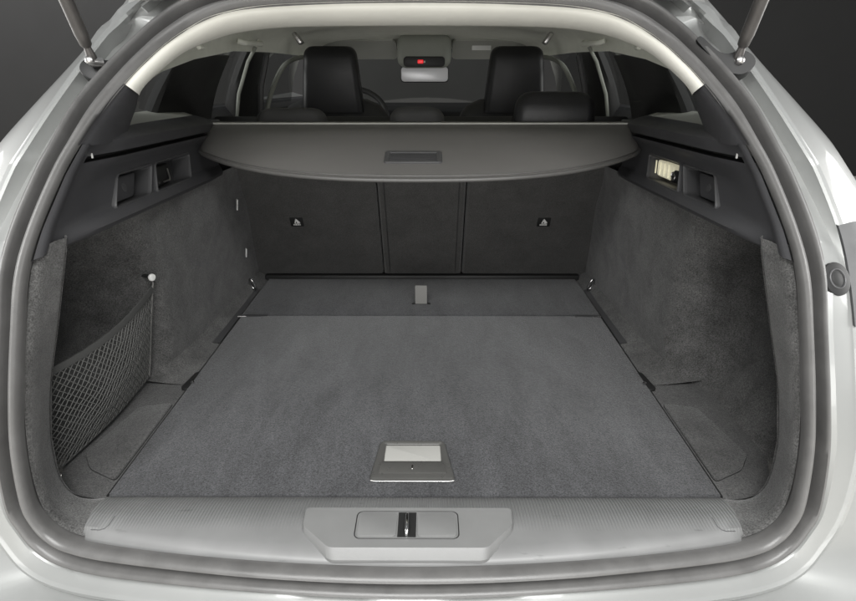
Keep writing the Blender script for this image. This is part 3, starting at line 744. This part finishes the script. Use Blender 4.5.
for nm, x0, x1 in (('left', -.605, -.1325), ('centre', -.1275, .1315), ('right', .1365, .605)):
    sp, Mx, L = seat_plate('rear_seat_back', x0, x1, .0, .505, 'seatback', car)
    tag(sp, {'left': 'dark fabric rear seat back, left section', 'centre': 'narrow dark fabric middle rear seat back', 'right': 'dark fabric rear seat back, right section'}[nm])
    # upholstered shoulder above the load cover
    if nm == 'left': headrest(sp, -.36, 1.60, .560, .21, .14, .09, 'grey_leather'); label_on(sp, -.385, .225)
    if nm == 'right':
        headrest(sp, .37, 1.60, .603, .225, .085, .09, 'leather'); headrest(sp, .37, 1.63, .545, .16, .10, .05, 'black'); label_on(sp, .378, .225)
    if nm == 'centre':
        headrest(sp, -.01, 1.60, .563, .165, .13, .08, 'grey_leather')
        for xx in (-.108, .112): tube('seam', [(xx, SY(.03)-.001, .03), (xx, SY(.49)-.001, .49)], .0016, 'grey_leather', sp, 6)
        rbox('release_tab', (-.118, SY(.475)-.004, .468), (-.085, SY(.475)+.002, .476), .001, 'plastic_edge', sp)
rbox('seat_gap_backing', (-.60, -.003, -.30), (.60, .10, .27), .01, 'black', car, frame_mat((0, SY(.25)+.055, .25), (1, 0, 0), (0, 1, .4615)))  # dark box added to stop light leaking between the seat backs
rbox('seat_foot_gap', (-.53, 1.715, -.005), (.53, 1.76, .020), .004, 'black', car)  # black strip stands in for the dark gap before the seats
for s in (-1, 1):
    fs = empty('front_seat'); fs.parent = car; tag(fs, 'black leather front seat')
    x = s*.378
    # wide back with shoulders and a tall one-piece headrest
    rows = []
    for k in range(15):
        t = k/14; z = lerp(.18, .535, t)
        hw = interp([(0, .25), (.6, .245), (.85, .22), (.95, .19), (1, .14)], t); dp = interp([(0, .13), (.8, .11), (1, .06)], t)
        rows.append([(x+px, 2.46+py, z) for px, py in rrect(hw*2, dp, min(.045, dp*.45), 5)])
    v, f = loft(rows, True); n = len(rows[0]); f.append(tuple(range(n))); f.append(tuple(range(len(v)-n, len(v))))
    mk('backrest', v, f, 'grey_leather', fs, 60)
    headrest(fs, x, 2.43, .738, .255, .25, .11, 'leather', .80, .03)
# ------------------------------------------------------------------ load floor (a lift-out board)
lf = empty('load_floor', (0, .708, 0)); tag(lf, 'flat grey carpeted load floor board with pull handle in the empty boot', 'floor board')
def board(name, x, y0, y1, m, z=.008):
    bm = bmesh.new(); nx, nyy = 40, 40
    o2 = [(px, py) for px, py in rrect(2*x, y1-y0, .004, 2)]
    return slab(name, o2, -.016, z, .003, m, lf, Matrix.Translation((0, (y0+y1)/2-.708, 0)))
board('rear_panel', .5165, .710, 1.4225, 'floor')
board('front_panel', .5165, 1.4255, 1.716, 'floor', .0078)
for s in (-1, 1):
    rbox('hinge_tab', (s*.475-.032, 1.412-.708, .006), (s*.475+.032, 1.427-.708, .0095), .001, 'plastic_edge', lf)
    tube('hinge_clip', [(s*.508-.016, 1.411-.708, .0095), (s*.508+.008, 1.413-.708, .0095)], .0014, 'metal', lf, 6)
# handle
hp = [(-.080, .742), (.071, .742), (.0545, .848), (-.068, .848)]
ho = rnd([Vector(p) for p in hp], .010, 4)
hi = rnd([Vector(p) for p in ((-.0575, .791), (.047, .791), (.0455, .838), (-.0565, .838))], .003, 4)
def ins(pts, d):
    c = sum(pts, Vector((0, 0)))/len(pts); return [p+(c-p).normalized()*d for p in pts]
def r3(pts, z): return [(p.x, p.y-.708, z) for p in pts]
v, f = loft([r3(ho, .004), r3(ho, .011), r3(ins(ho, .003), .0145), r3(ins(ho, .006), .0150), r3(ins(hi, -.004), .0135), r3(hi, .012), r3(hi, .006)], True)
hf = mk('handle', v, f, 'handle', lf, 35); tag(hf, 'grey pull handle set into the floor board')
slab('handle_insert', [(p.x, p.y-.708) for p in ins(hi, -.001)], .004, .0095, .001, 'insert', hf)
hb = rnd([Vector(p) for p in ((-.066, .755), (.056, .755), (.052, .784), (-.062, .784))], .004, 3)
slab('handle_plate', [(p.x, p.y-.708) for p in hb], .012, .0162, .001, 'handle', hf)
rbox('handle_ridge', (-.0065, .765-.708, .0155), (-.0035, .776-.708, .0175), .0008, 'metal', hf)
tube('handle_bright_edge', [(-.077, .7425-.708, .0105), (-.070, .7405-.708, .0105), (.061, .7405-.708, .0105), (.068, .7425-.708, .0105)], .0013, 'metal', hf, 8)
# strap
rows = [[(xx, 1.508-.708+yy+dy, z) for xx in (-.0175, -.012, -.006, .0, .006, .012, .0175)] for yy, dy, z in ((-.003, 0, .004), (-.004, 0, .03), (-.002, 0, .055), (0, .001, .066), (.004, .001, .066), (.007, 0, .055), (.006, 0, .03), (.004, 0, .004))]
stp = mk('pull_strap', *loft(rows), 'strap', lf, 60); tag(stp, 'pale grey webbing pull strap')
slab('strap_slot', rrect(.056, .012, .005), .004, .0088, .0004, 'black', lf, Matrix.Translation((0, 1.508-.708, 0)))

# ------------------------------------------------------------------ retractable load cover
lc = empty('load_cover', (0, 1.50, .52)); tag(lc, 'grey vinyl retractable load cover with curved edge above the boot', 'load cover')
def cov(u, vv):
    x = u*.552
    a = abs(u)
    yf = 1.12+.26*a**3+.03*max(0, (a-.93)/.07)**2
    zf = .457+.020*a**2+.004*a**3
    hw = lerp(.552, .556, vv)
    y = lerp(yf, 1.50, vv); z = lerp(zf, .528, vv)
    z += .006*math.sin(math.pi*vv)
    return Vector((u*hw, y-1.50, z-.52))
us = [-1+2*k/60 for k in range(61)]; vv = [k/14 for k in range(15)]
topr = [[cov(u, q) for u in us] for q in vv]
botr = [[p-Vector((0, 0, .005)) for p in r] for r in topr[::-1]]
sheet = mk('cover_sheet', *loft(topr+botr), 'cover', lc, 50)
tube('cover_edging', [cov(u, 0)+Vector((0, -.001, -.002)) for u in us], .0048, 'cover_edge', lc, 10)
tube('edge_piping', [cov(u, .035)+Vector((0, 0, .0008)) for u in us], .0012, 'cover_edge', lc, 6)
bar = rbox('cassette', (-.575, -.004, -.030), (.575, .062, .010), .012, 'cover', lc)
tube('cassette_lip', [(-.555, -.003, .0095), (.555, -.003, .0095)], .0026, 'pale', lc, 8)
for s in (-1, 1):
    rbox('end_cap', (s*.562-.018, -.050, -.018), (s*.562+.018, .055, .016), .006, 'plastic_edge', lc)
# grip recess in the sheet
p0 = cov(-.02, .30); du = (cov(.05, .30)-cov(-.05, .30)); dv = cov(-.02, .40)-cov(-.02, .20)
Mg = frame_mat(p0, du, dv)
gr = ring('grip_frame', .128, .070, .008, .012, -.002, .003, 'plastic_edge', lc, Mg)
slab('grip_pocket', rrect(.104, .046, .004), -.001, .0012, .0005, 'plastic', lc, Mg)
rbox('grip_lip', (-.050, -.022, .001), (.050, -.017, .004), .0012, 'metal', lc, Mg) if False else None
for o in list(lc.children): pass

# ------------------------------------------------------------------ luggage net on the left
nt = empty('luggage_net', (-.644, .93, 0)); tag(nt, 'black mesh luggage net hung from a hook beside the left lining', 'luggage net')
B = Vector((-.644, .93, 0))
TR, BR, BL, TL = Vector((-.568, 1.078, .232)), Vector((-.612, 1.066, .022)), Vector((-.640, .735, .012)), Vector((-.612, .755, .205))
def netp(u, q):      # u 0 rear .. 1 front, q 0 bottom .. 1 top
    lo = BL.lerp(BR, u); hi_ = TL.lerp(TR, u)
    hi_.z -= .014*math.sin(math.pi*u); 
    p = lo.lerp(hi_, q); p.z += .0035*math.sin(u*23+q*5)*q*(1-q)*4*(1-q)+.0006*math.sin(u*61+q*37); p.y += .0012*math.sin(u*31+q*41)*math.sin(math.pi*u); p.x += .016*math.sin(math.pi*u)*math.sin(math.pi*q)*1.0+.012*math.sin(math.pi*u)
    return p-B
def cord(path, r): return tube_geo(path, r, 5, False)
V, Fc = [], []
NU, NQ = 25, 14
def addg(v, f):
    k = len(V); V.extend(v); Fc.extend([tuple(i+k for i in q) for q in f])
# diamond mesh: two families of zigzag cords
for i in range(-NQ, NU+1):
    pa, pb = [], []
    for k in range(NQ+1):
        for lst, u in ((pa, (i+k)/NU), (pb, (i+NQ-k)/NU)):
            if -.0001 <= u <= 1.0001: lst.append(netp(min(1, max(0, u)), k/NQ)+Vector((.0008*(-1)**k, 0, 0)))
    for lst in (pa, pb):
        if len(lst) > 1: addg(*cord(lst, .00095))
ms = mk('mesh', V, Fc, 'net', nt, 80); tag(ms, kind='stuff')
rows = []
for k in range(25):
    p = netp(k/24, 1.0); rows.append([p+Vector((.0015, 0, .006)), p+Vector((.0022, 0, 0)), p+Vector((.0015, 0, -.007)), p+Vector((-.0015, 0, -.007)), p+Vector((-.0015, 0, .006))])
mk('elastic_hem', *loft(rows, True), 'net_edge', nt, 60)
tube('front_cord', [netp(1, k/10) for k in range(11)], .0022, 'strap', nt, 8)
tube('bottom_cord', [netp(k/12, 0) for k in range(13)], .0018, 'net_edge', nt, 8)
tube('rear_cord', [netp(0, k/8) for k in range(9)], .0020, 'net_edge', nt, 8)
hk = TR-B
tube('hook_loop', [hk, hk+Vector((.004, 0, .012)), hk+Vector((.004, 0, .024))], .0018, 'strap', nt, 6)
tube('hook_button', [hk+Vector((.003, -.003, .028)), hk+Vector((.006, -.0045, .028)), hk+Vector((.009, -.006, .028)), hk+Vector((.010, -.0065, .028))], [.006, .008, .0075, .004], 'white', nt, 16)
tube('hook_stem', [hk+Vector((-.03, .012, .028)), hk+Vector((.004, -.0035, .028))], .004, 'black', nt, 10)
